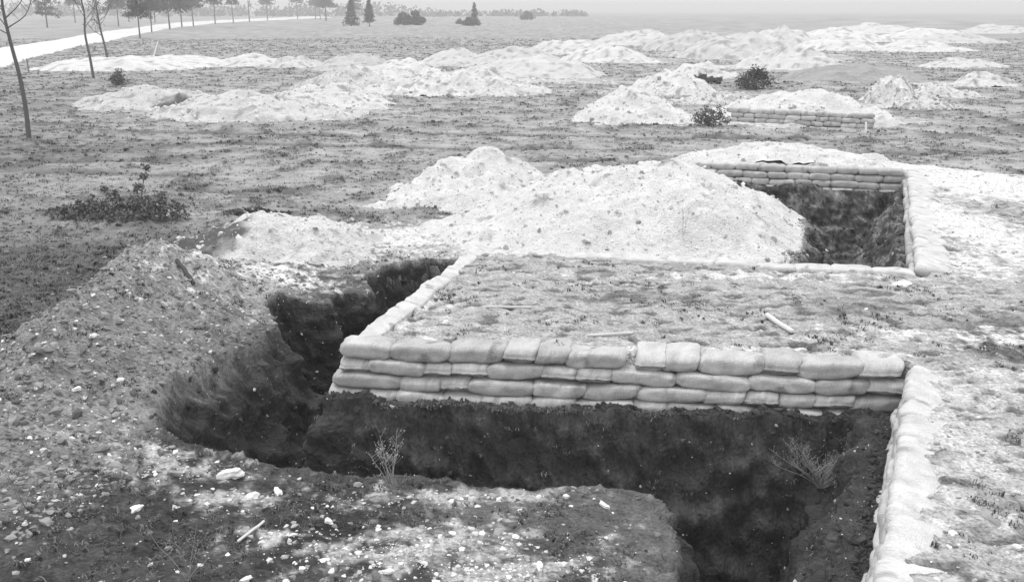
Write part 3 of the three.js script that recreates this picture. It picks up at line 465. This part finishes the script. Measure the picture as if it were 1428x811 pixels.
// ------------------------------------------------------------------ single stones and sticks
const matBright = [0.86, 0.8, 0.74].map(v => grey(v, 0.9, { bumpMap: reliefTex, bumpScale: 0.004 }));
function stone(x, z, sx, sy, sz, turn, label, group, seed, lift = 0) { const m = new THREE.Mesh(stoneGeometry(seed, 1, 2), matBright[Math.floor(seed * 7) % 3]); m.scale.set(sx, sy, sz); m.position.set(x, ground(x, z) + sy * 0.2 + lift, z); m.rotation.set(0.05, turn, 0.08); addThing(m, 'stone', label, 'stone', group); }
stone(-2.44, -7.62, 0.19, 0.12, 0.13, 0.2, 'largest flat white stone by the near trench lip', null, 3.3);
stone(-2.19, -7.3, 0.11, 0.07, 0.08, 0.8, 'rounded white stone in rubble next to the largest flat stone', null, 5.1);
stone(-1.98, -7.38, 0.11, 0.08, 0.07, 2.0, 'angular white stone casting a dark gap on the near turf', null, 7.9);
stone(5.0, -12.0, 0.24, 0.1, 0.18, 0.4, 'big oval white stone on top of the traverse', null, 9.4);
stone(-3.05, -7.05, 0.09, 0.06, 0.07, 1.0, 'white stone lying in dark soil at the rubble edge', null, 2.7);
stone(-1.03, -8.75, 0.055, 0.13, 0.05, 0.6, 'white stone standing upright on the trench slope behind dead weeds', null, 4.4);
stone(2.35, -8.1, 0.06, 0.06, 0.05, 1.3, 'white stone halfway down the dark trench slope', null, 6.6);
stone(-0.17, -14.3, 0.1, 0.06, 0.08, 0.3, 'white stone behind the rear sandbags of the traverse', null, 8.2, 0.45);
stone(-0.75, -10.35, 0.08, 0.05, 0.06, 0.9, 'small pale stone on the slanting sandbag end of the traverse', null, 1.6);
[[-3.9, -9.0], [-4.35, -9.5], [-4.9, -8.2], [-4.6, -8.0], [-4.15, -8.6]].forEach(([x, z], i) => stone(x, z, 0.075, 0.05, 0.06, i, 'white stone sticking out of the long rubble bank', 'stones on the rubble bank', 10.3 + i));
[[-0.3, -5.95], [0.2, -6.2], [-0.9, -6.15], [-1.6, -6.0], [-1.9, -6.05], [0.75, -7.05], [0.45, -7.2], [-1.45, -6.85]].forEach(([x, z], i) => stone(x, z, 0.06 + 0.02 * (i % 3), 0.045, 0.055, i * 1.7, 'white stone scattered on the foreground turf', 'stones on the foreground turf', 15.3 + i));
[[3.9, -6.4], [4.4, -7.2], [3.3, -5.6], [4.9, -8.3], [4.1, -5.7]].forEach(([x, z], i) => stone(x, z, 0.06 + 0.03 * (i % 2), 0.04, 0.055, i * 1.3, 'pale stone lying on the earth behind the side wall', 'stones behind the side wall', 25.3 + i));
function stick(a, b, rad, tone, label, name = 'stick') {
  const r = rng(Math.floor(Math.abs(a[0] * 977 + b[1] * 313))), pts = []; for (let i = 0; i <= 5; i++) { const t = i / 5, x = lerp(a[0], b[0], t), z = lerp(a[1], b[1], t); pts.push(new THREE.Vector3(x + (r() - .5) * rad * 0.6, lerp(ground(...a), ground(...b), t), z + (r() - .5) * rad * 0.6)); }
  let up = 0; for (const p of pts) up = Math.max(up, ground(p.x, p.z) - p.y); for (const p of pts) p.y += up * 0.7 + rad * 0.7;
  const g = new THREE.TubeGeometry(new THREE.CatmullRomCurve3(pts), 14, rad, 7, false); const c0 = pts[0];
  const o = new THREE.Group(); part(o, g, grey(tone, 0.9, { bumpMap: reliefTex, bumpScale: 0.002 }), 'shaft');
  for (const k of [0, 5]) { const cap = new THREE.SphereGeometry(rad * 0.98, 8, 6); cap.translate(pts[k].x, pts[k].y, pts[k].z); part(o, cap, grey(tone * 0.9, 0.9), 'cut_end'); }
  addThing(o, name, label, 'stick');
}
stick([-0.29, -10.9], [0.22, -10.86], 0.017, 0.5, 'straight pale stick lying along the middle of the traverse');
stick([0.82, -9.8], [1.3, -9.9], 0.017, 0.55, 'slightly bent pale stick near the top sandbags of the near wall');
stick([2.92, -10.55], [3.06, -10.05], 0.03, 0.6, 'thick short pale stake lying on the traverse earth');
stick([-2.09, -6.57], [-1.97, -6.86], 0.012, 0.6, 'thin pale stick lying on the foreground turf');
stick([-4.32, -12.1], [-4.0, -11.65], 0.03, 0.05, 'dark stick lying on the rubble bank');

// ------------------------------------------------------------------ dead weeds
function branchTube(pts, r0, r1, seg = 8, rad = 5) {
  const curve = new THREE.CatmullRomCurve3(pts), g = new THREE.TubeGeometry(curve, seg, 1, rad, false), p = g.attributes.position;
  for (let i = 0; i <= seg; i++) { const c = curve.getPointAt(i / seg), rr = lerp(r0, r1, i / seg); for (let j = 0; j <= rad; j++) { const k = i * (rad + 1) + j; p.setXYZ(k, c.x + (p.getX(k) - c.x) * rr, c.y + (p.getY(k) - c.y) * rr, c.z + (p.getZ(k) - c.z) * rr); } }
  g.computeVertexNormals(); return g;
}
function weed(x, z, { n, h, spread, tone, twigs, label, seed, y0 = null, r0 = 0.004 }) {
  const r = rng(seed), o = new THREE.Group(); o.position.set(x, y0 ?? ground(x, z) - 0.01, z); const mat = grey(tone, 1), tw = [];
  for (let i = 0; i < n; i++) {
    const a = r() * 6.28, l = h * (0.65 + 0.45 * r()), sp = spread * (0.3 + r()), bx = (r() - .5) * 0.1 * spread * 2, bz = (r() - .5) * 0.05;
    const pts = [new THREE.Vector3(bx, 0, bz), new THREE.Vector3(bx + Math.cos(a) * sp * 0.35, l * 0.4, bz + Math.sin(a) * sp * 0.3), new THREE.Vector3(bx + Math.cos(a) * sp * (0.7 + .2 * r()), l * 0.75, bz + Math.sin(a) * sp * 0.5), new THREE.Vector3(bx + Math.cos(a) * sp, l, bz + Math.sin(a) * sp * 0.7)];
    part(o, branchTube(pts, r0, r0 * 0.4, 7, 4), mat, 'stem');
    const c = new THREE.CatmullRomCurve3(pts);
    for (let k = 0; k < twigs; k++) { const t = 0.35 + 0.65 * r(), p = c.getPoint(t), b = r() * 6.28, tl = h * (0.08 + 0.18 * r()); const q = p.clone().add(new THREE.Vector3(Math.cos(b) * tl * 0.7, tl * 0.7, Math.sin(b) * tl * 0.6)); tw.push(branchTube([p, p.clone().lerp(q, 0.5).add(new THREE.Vector3(0, -tl * 0.06, 0)), q], r0 * 0.4, r0 * 0.22, 3, 3)); const s = new THREE.IcosahedronGeometry(r0 * (0.9 + r()), 0); s.translate(q.x, q.y, q.z); const s2 = s.index ? s : s; tw.push(indexed(s2)); }
  }
  if (tw.length) { const m = part(o, mergeGeometries(tw.map(strip)), mat, 'twigs'); m.userData.kind = 'stuff'; }
  addThing(o, 'dead_weed', label, 'weed');
}
function indexed(g) { if (g.index) return g; const n = g.attributes.position.count; g.setIndex([...Array(n).keys()]); return g; }
function strip(g) { const o = new THREE.BufferGeometry(); o.setAttribute('position', g.attributes.position); o.setAttribute('normal', g.attributes.normal); o.setIndex(g.index); return o; }
weed(-1.04, -7.52, { n: 9, h: 0.46, spread: 0.22, tone: 0.3, twigs: 10, seed: 1, label: 'dead twiggy weed on the near trench lip in front of the dark slope' });
weed(3.02, -8.55, { n: 44, h: 0.42, spread: 0.42, tone: 0.3, twigs: 16, seed: 2, r0: 0.0028, label: 'pale bushy dead weed below the corner of the near wall' });
weed(2.78, -15.3, { n: 3, h: 0.62, spread: 0.07, tone: 0.22, twigs: 8, seed: 3, y0: ground(2.78, -15.3) + 0.25, label: 'single dead stalk standing against the broad white heap' });
weed(-2.3, -6.05, { n: 6, h: 0.4, spread: 0.2, tone: 0.22, twigs: 4, seed: 4, label: 'sparse dead weed rising from the foreground turf' });
weed(-3.4, -7.9, { n: 5, h: 0.3, spread: 0.1, tone: 0.3, twigs: 4, seed: 5, label: 'small dead weed in the chalk rubble at the passage corner' });
weed(-3.9, -6.95, { n: 5, h: 0.35, spread: 0.18, tone: 0.2, twigs: 4, seed: 6, label: 'thin dead weed in the darkest foreground soil' });

// ------------------------------------------------------------------ shrubs, saplings, trees
function leafCloud(list, seed, size) { // list of [x,y,z,radius,count]
  const r = rng(seed), pos = [];
  for (const [x, y, z, rad, n] of list) for (let i = 0; i < n; i++) {
    const a = r() * 6.28, b = Math.acos(2 * r() - 1), d = rad * Math.pow(r(), 0.45); const cx = x + d * Math.sin(b) * Math.cos(a), cy = y + d * Math.cos(b) * 0.8, cz = z + d * Math.sin(b) * Math.sin(a);
    const s = size * (0.6 + 0.8 * r()); const u = new THREE.Vector3(r() - .5, r() - .5, r() - .5).normalize().multiplyScalar(s), v = new THREE.Vector3(r() - .5, r() - .5, r() - .5).cross(u).normalize().multiplyScalar(s * 0.55);
    pos.push(cx - u.x, cy - u.y, cz - u.z, cx + v.x, cy + v.y, cz + v.z, cx + u.x, cy + u.y, cz + u.z, cx - u.x, cy - u.y, cz - u.z, cx + u.x, cy + u.y, cz + u.z, cx - v.x, cy - v.y, cz - v.z);
  }
  const g = new THREE.BufferGeometry(); g.setAttribute('position', new THREE.Float32BufferAttribute(pos, 3)); g.computeVertexNormals(); return g;
}
const matLeafDark = grey(0.07, 0.9, { side: THREE.DoubleSide }), matLeaf = grey(0.11, 0.9, { side: THREE.DoubleSide }), matBark = grey(0.1, 0.95), matBarkPale = grey(0.2, 0.95);
function bush(x, z, { w, h, d, leaves, size, seed, label, name = 'bush', mat = matLeaf, stems = 8, tips = [], group }) {
  const r = rng(seed), o = new THREE.Group(); o.position.set(x, ground(x, z) - 0.03, z); const cl = [], st = [];
  const lobes = stems * 7; for (let i = 0; i < lobes; i++) { const a = r() * 6.28, q = Math.sqrt(r()); const lx = Math.cos(a) * q * w / 2, lz = Math.sin(a) * q * d / 2, ly = h * (0.12 + 0.72 * r() * (1 - q * q * 0.7)); cl.push([lx, ly, lz, Math.min(w, h) * (0.12 + 0.16 * r()), Math.floor(leaves * 1.5 / lobes)]); }
  for (const [tx, ty, tr, n] of tips) cl.push([tx, ty, (r() - .5) * 0.2, tr, n]);
  for (let i = 0; i < stems; i++) { const c = cl[Math.floor(r() * cl.length)]; st.push(branchTube([new THREE.Vector3(c[0] * 0.25, 0, c[2] * 0.25), new THREE.Vector3(c[0] * 0.6, c[1] * 0.6, c[2] * 0.6), new THREE.Vector3(c[0], c[1] + c[3] * 0.5, c[2])], h * 0.014, h * 0.006, 5, 4)); }
  for (const [tx, ty] of tips) st.push(branchTube([new THREE.Vector3(tx * 0.6, h * 0.2, 0), new THREE.Vector3(tx * 0.85, ty * 0.7, 0.02), new THREE.Vector3(tx, ty + 0.05, 0)], h * 0.014, h * 0.005, 5, 4));
  st.forEach(g => part(o, g, matBark, 'branch'));
  part(o, leafCloud(cl, seed + 5, size), mat, 'foliage');
  addThing(o, name, label, 'bush', group);
}
bush(-7.5, -18.3, { w: 2.7, h: 0.55, d: 0.9, leaves: 2600, size: 0.034, seed: 3, stems: 22, tips: [[0.35, 0.62, 0.13, 90], [0.5, 0.85, 0.1, 70], [0.55, 1.02, 0.07, 40], [-0.3, 0.6, 0.1, 60], [-0.1, 0.5, 0.14, 90], [0.75, 0.45, 0.14, 100]], label: 'sprawling leafy shrub on the turf beyond the rubble bank', name: 'shrub' });
bush(-5.1, -18.9, { w: 1.6, h: 0.22, d: 0.5, leaves: 700, size: 0.04, seed: 4, stems: 6, label: 'low dark scrub beside the sprawling leafy shrub', name: 'shrub' });
bush(12.5, -51, { w: 1.75, h: 1.4, d: 1.5, leaves: 1500, size: 0.055, seed: 5, stems: 10, label: 'round dark bush among the far white heaps', mat: matLeafDark });
bush(7.0, -34.4, { w: 1.15, h: 0.95, d: 0.8, leaves: 800, size: 0.042, seed: 6, stems: 8, label: 'dark bush next to the end of the far sandbag wall' });
bush(-21.4, -53.6, { w: 0.95, h: 1.0, d: 0.8, leaves: 700, size: 0.055, seed: 7, stems: 6, label: 'small dark bush between the bare saplings and the low heap' });
bush(10.6, -55.5, { w: 2.3, h: 0.7, d: 1.2, leaves: 600, size: 0.12, seed: 8, stems: 6, label: 'low wide bush behind the round dark bush' });

function sapling(x, z, { pts, r0, seed, label, twigN, leafy = 0, fork = 0.35, spread = 0.9, tone, leafTone = 0.2, group }) {
  const r = rng(seed), o = new THREE.Group(); o.position.set(x, ground(x, z) - 0.05, z); const mat = tone;
  const P3 = pts.map(p => new THREE.Vector3(...p)), c = new THREE.CatmullRomCurve3(P3); part(o, branchTube(P3, r0, r0 * 0.25, 22, 7), mat, 'trunk');
  const tw = [], lv = []; const H0 = P3[P3.length - 1].y;
  for (let i = 0; i < twigN; i++) {
    const t = fork + (1 - fork) * (i + r()) / twigN, p = c.getPoint(t), a = r() * 6.28, l = H0 * (0.1 + 0.26 * (1 - t) + 0.08 * r()) * spread; const e = p.clone().add(new THREE.Vector3(Math.cos(a) * l * 0.6, l * (0.5 + 0.5 * r()), Math.sin(a) * l * 0.6)), m = p.clone().lerp(e, 0.5).add(new THREE.Vector3(Math.cos(a) * l * 0.12, -l * 0.06, 0));
    const rr = r0 * lerp(0.4, 0.16, t); part(o, branchTube([p, m, e], rr, rr * 0.35, 6, 4), mat, 'branch');
    const bc = new THREE.CatmullRomCurve3([p, m, e]);
    for (let k = 0; k < 5; k++) { const q = bc.getPoint(0.3 + 0.7 * r()), b = r() * 6.28, tl = l * (0.2 + 0.25 * r()), f = q.clone().add(new THREE.Vector3(Math.cos(b) * tl * 0.6, tl * 0.7, Math.sin(b) * tl * 0.6)); tw.push(strip(branchTube([q, q.clone().lerp(f, 0.5), f], rr * 0.4, rr * 0.2, 2, 3))); if (leafy) lv.push([f.x, f.y, f.z, l * 0.22, leafy]); }
  }
  if (tw.length) { const m = part(o, mergeGeometries(tw), mat, 'twigs'); m.userData.kind = 'stuff'; }
  if (lv.length) part(o, leafCloud(lv, seed, 0.07), grey(leafTone, 1, { side: THREE.DoubleSide }), 'crown');
  addThing(o, 'bare_sapling', label, 'tree', group);
}
sapling(-15.38, -30.9, { pts: [[0, 0, 0], [0.03, 0.9, 0], [-0.02, 2.0, 0], [-0.14, 3.1, 0.05], [-0.22, 4.1, 0.05], [-0.16, 5.2, 0], [0.05, 6.4, 0]], r0: 0.08, seed: 4, twigN: 17, fork: 0.5, tone: matBark, label: 'leaning bare sapling on the turf with a forked twiggy crown' });
sapling(-24.7, -58.3, { pts: [[0, 0, 0], [-0.08, 1.3, 0], [-0.2, 2.6, 0], [-0.1, 3.8, 0], [-0.3, 5.2, 0], [-0.2, 6.6, 0]], r0: 0.085, seed: 9, twigN: 14, fork: 0.45, tone: matBark, label: 'bare sapling standing in front of the roadside chalk heaps' });
sapling(-29.3, -72, { pts: [[0, 0, 0], [-0.1, 1.3, 0], [-0.3, 2.7, 0], [-0.4, 4.2, 0], [-0.35, 6, 0]], r0: 0.1, seed: 14, twigN: 14, fork: 0.4, leafy: 9, leafTone: 0.22, tone: matBark, label: 'slim sapling with thin foliage rising from a roadside chalk heap' });
function pine(x, z, { h, crown, start, seed, label, group, mat = matLeafDark, name = 'pine_tree', density = 1, lean = 0 }) {
  const r = rng(seed), o = new THREE.Group(); o.position.set(x, ground(x, z) - 0.1, z);
  const tip = new THREE.Vector3(lean, h, 0); part(o, branchTube([new THREE.Vector3(), new THREE.Vector3(lean * 0.4 + (r() - .5) * 0.15, h * 0.5, 0), tip], h * 0.018, h * 0.004, 8, 6), matBark, 'trunk');
  const cl = [], br = []; const layers = Math.round((7 + 4 * r()) * (density > 1.2 ? 1.7 : 1));
  for (let k = 0; k < layers; k++) { const t = k / (layers - 1), y = h * lerp(start, 0.97, t), rad = crown * Math.pow(1 - t, 0.75) * (0.75 + 0.4 * r()) + 0.12 * crown, n = Math.round(lerp(8, 3, t)); for (let i = 0; i < n; i++) { const a = i / n * 6.28 + r(), q = rad * (0.55 + 0.5 * r()); const ex = Math.cos(a) * q, ez = Math.sin(a) * q, ey = y + q * (0.05 - 0.2 * r()); br.push(strip(branchTube([new THREE.Vector3(lean * y / h, y, 0), new THREE.Vector3(ex * 0.5, (y + ey) / 2 + 0.04 * q, ez * 0.5), new THREE.Vector3(ex, ey, ez)], h * 0.006, h * 0.002, 3, 3))); for (const s of [0.45, 0.75, 1]) cl.push([lean * y / h + ex * s, lerp(y, ey, s) + (r() - 0.5) * h * 0.07, ez * s, crown * 0.2 * (0.7 + 0.8 * r()), Math.round(14 * Math.min(1.3, density))]); } }
  const b = part(o, mergeGeometries(br), matBark, 'limbs'); b.userData.kind = 'stuff';
  part(o, leafCloud(cl, seed + 3, Math.max(0.1, crown * 0.075)), mat, 'crown');
  addThing(o, name, label, 'tree', group);
}
pine(-109.8, -236.7, { h: 10.5, crown: 3.2, start: 0.33, seed: 1, label: 'spreading conifer with level boughs across the dirt road' });
const ROADSIDE = [[-137.6, -316, 11, 2.6, 0.55], [-55.5, -149, 6.9, 1.9, 0.5], [-65.9, -183, 7.5, 1.8, 0.55], [-74.5, -218, 10.5, 4.3, 0.42], [-78, -236.7, 10, 2.6, 0.5], [-82, -258, 10, 2.8, 0.52], [-88.5, -299, 11.5, 3, 0.55], [-87.8, -316, 10, 2.4, 0.6], [-92.9, -355, 13, 2.2, 0.72], [-98.9, -406, 12.5, 3.4, 0.55], [-101.2, -474, 14, 3.6, 0.6], [-92.7, -474, 13.5, 4, 0.55], [-75.1, -406, 12, 4, 0.5], [-101.3, -258, 10, 3.2, 0.5], [-135.5, -355, 13, 3.4, 0.5], [-69, -372, 11.5, 3.8, 0.5], [-62, -395, 11, 3.2, 0.45], [-121, -340, 12, 3.4, 0.5], [-84, -440, 13, 3.8, 0.5]];
ROADSIDE.forEach(([x, z, h, c, s], i) => pine(x, z, { h, crown: c, start: s, seed: 30 + i * 3, label: i === 3 ? 'tallest broad dark pine with a bare lower trunk beside the road' : 'young pine with a bare lower trunk in the row beside the dirt road', group: i === 3 ? undefined : 'young pines along the road' }));
pine(-41.3, -258, { h: 6.6, crown: 2.0, start: 0.1, seed: 91, density: 1.6, label: 'dense cone-shaped evergreen on the open far field', name: 'evergreen' });
pine(-35.1, -247, { h: 7.0, crown: 1.5, start: 0.2, seed: 92, density: 1.4, label: 'narrow two-tiered evergreen on the open far field', name: 'evergreen' });
bush(-29.5, -275, { w: 5.2, h: 3.8, d: 4, leaves: 1100, size: 0.35, seed: 93, stems: 6, label: 'broad round bush of a touching pair on the far field', mat: matLeafDark });
bush(-26.0, -275, { w: 4.0, h: 4.6, d: 4, leaves: 1100, size: 0.35, seed: 94, stems: 6, label: 'taller round bush of a touching pair on the far field', mat: matLeafDark });
bush(-10.9, -268, { w: 4.6, h: 3.0, d: 3, leaves: 800, size: 0.35, seed: 95, stems: 6, label: 'lone round bush under a thin cone tree on the far field' });
pine(-10.2, -272, { h: 6, crown: 1.3, start: 0.2, seed: 96, density: 1.4, label: 'thin cone-shaped evergreen rising behind a lone round bush', name: 'evergreen' });
bush(-15.6, -300, { w: 2.2, h: 1.7, d: 2, leaves: 400, size: 0.3, seed: 97, stems: 4, label: 'tiny bush near the lone round bush on the far field' });
bush(6.2, -420, { w: 5, h: 5, d: 4, leaves: 500, size: 0.5, seed: 98, stems: 4, label: 'hazy pair of shrubs on the horizon', mat: matLeaf });
{ // far wood along the horizon, one hazy mass
  const r = rng(77), cl = []; for (let i = 0; i < 300; i++) { const x = -420 + 470 * r(), z = -640 - 120 * r(), hh = 1 + 2 * r() + (x < -60 ? 10 * r() : 0); cl.push([x, hh * 0.5, z, 2 + 2 * r() + hh * 0.3, 22]); }
  addStuff(new THREE.Mesh(leafCloud(cl, 78, 1.3), matLeaf), 'far_wood', 'hazy line of woodland on the horizon', 'wood');
}
// ------------------------------------------------------------------ posts
function post(x, z, h, rad, tone, lean, label) { const o = new THREE.Group(); o.position.set(x, ground(x, z) - 0.1, z); o.rotation.z = lean; const sh = new THREE.CylinderGeometry(rad * 0.85, rad, h, 8, 4); sh.translate(0, h / 2, 0); part(o, sh, grey(tone, 0.9), 'shaft'); const tp = new THREE.CylinderGeometry(rad * 0.3, rad * 0.85, rad * 0.8, 8); tp.translate(0, h + rad * 0.4, 0); part(o, tp, grey(tone * 0.9, 0.9), 'pointed_top'); addThing(o, 'stake', label, 'stake'); }
post(11.8, -32.4, 0.42, 0.04, 0.8, 0.08, 'short white stake in front of the far sandbag wall');
post(-31.5, -64.5, 1.0, 0.06, 0.2, 0.03, 'short dark post at the end of the roadside heaps');
post(-27.0, -74.0, 1.9, 0.04, 0.8, -0.38, 'slanting pale pole stuck in a roadside chalk heap');

renderer.render(scene, camera);
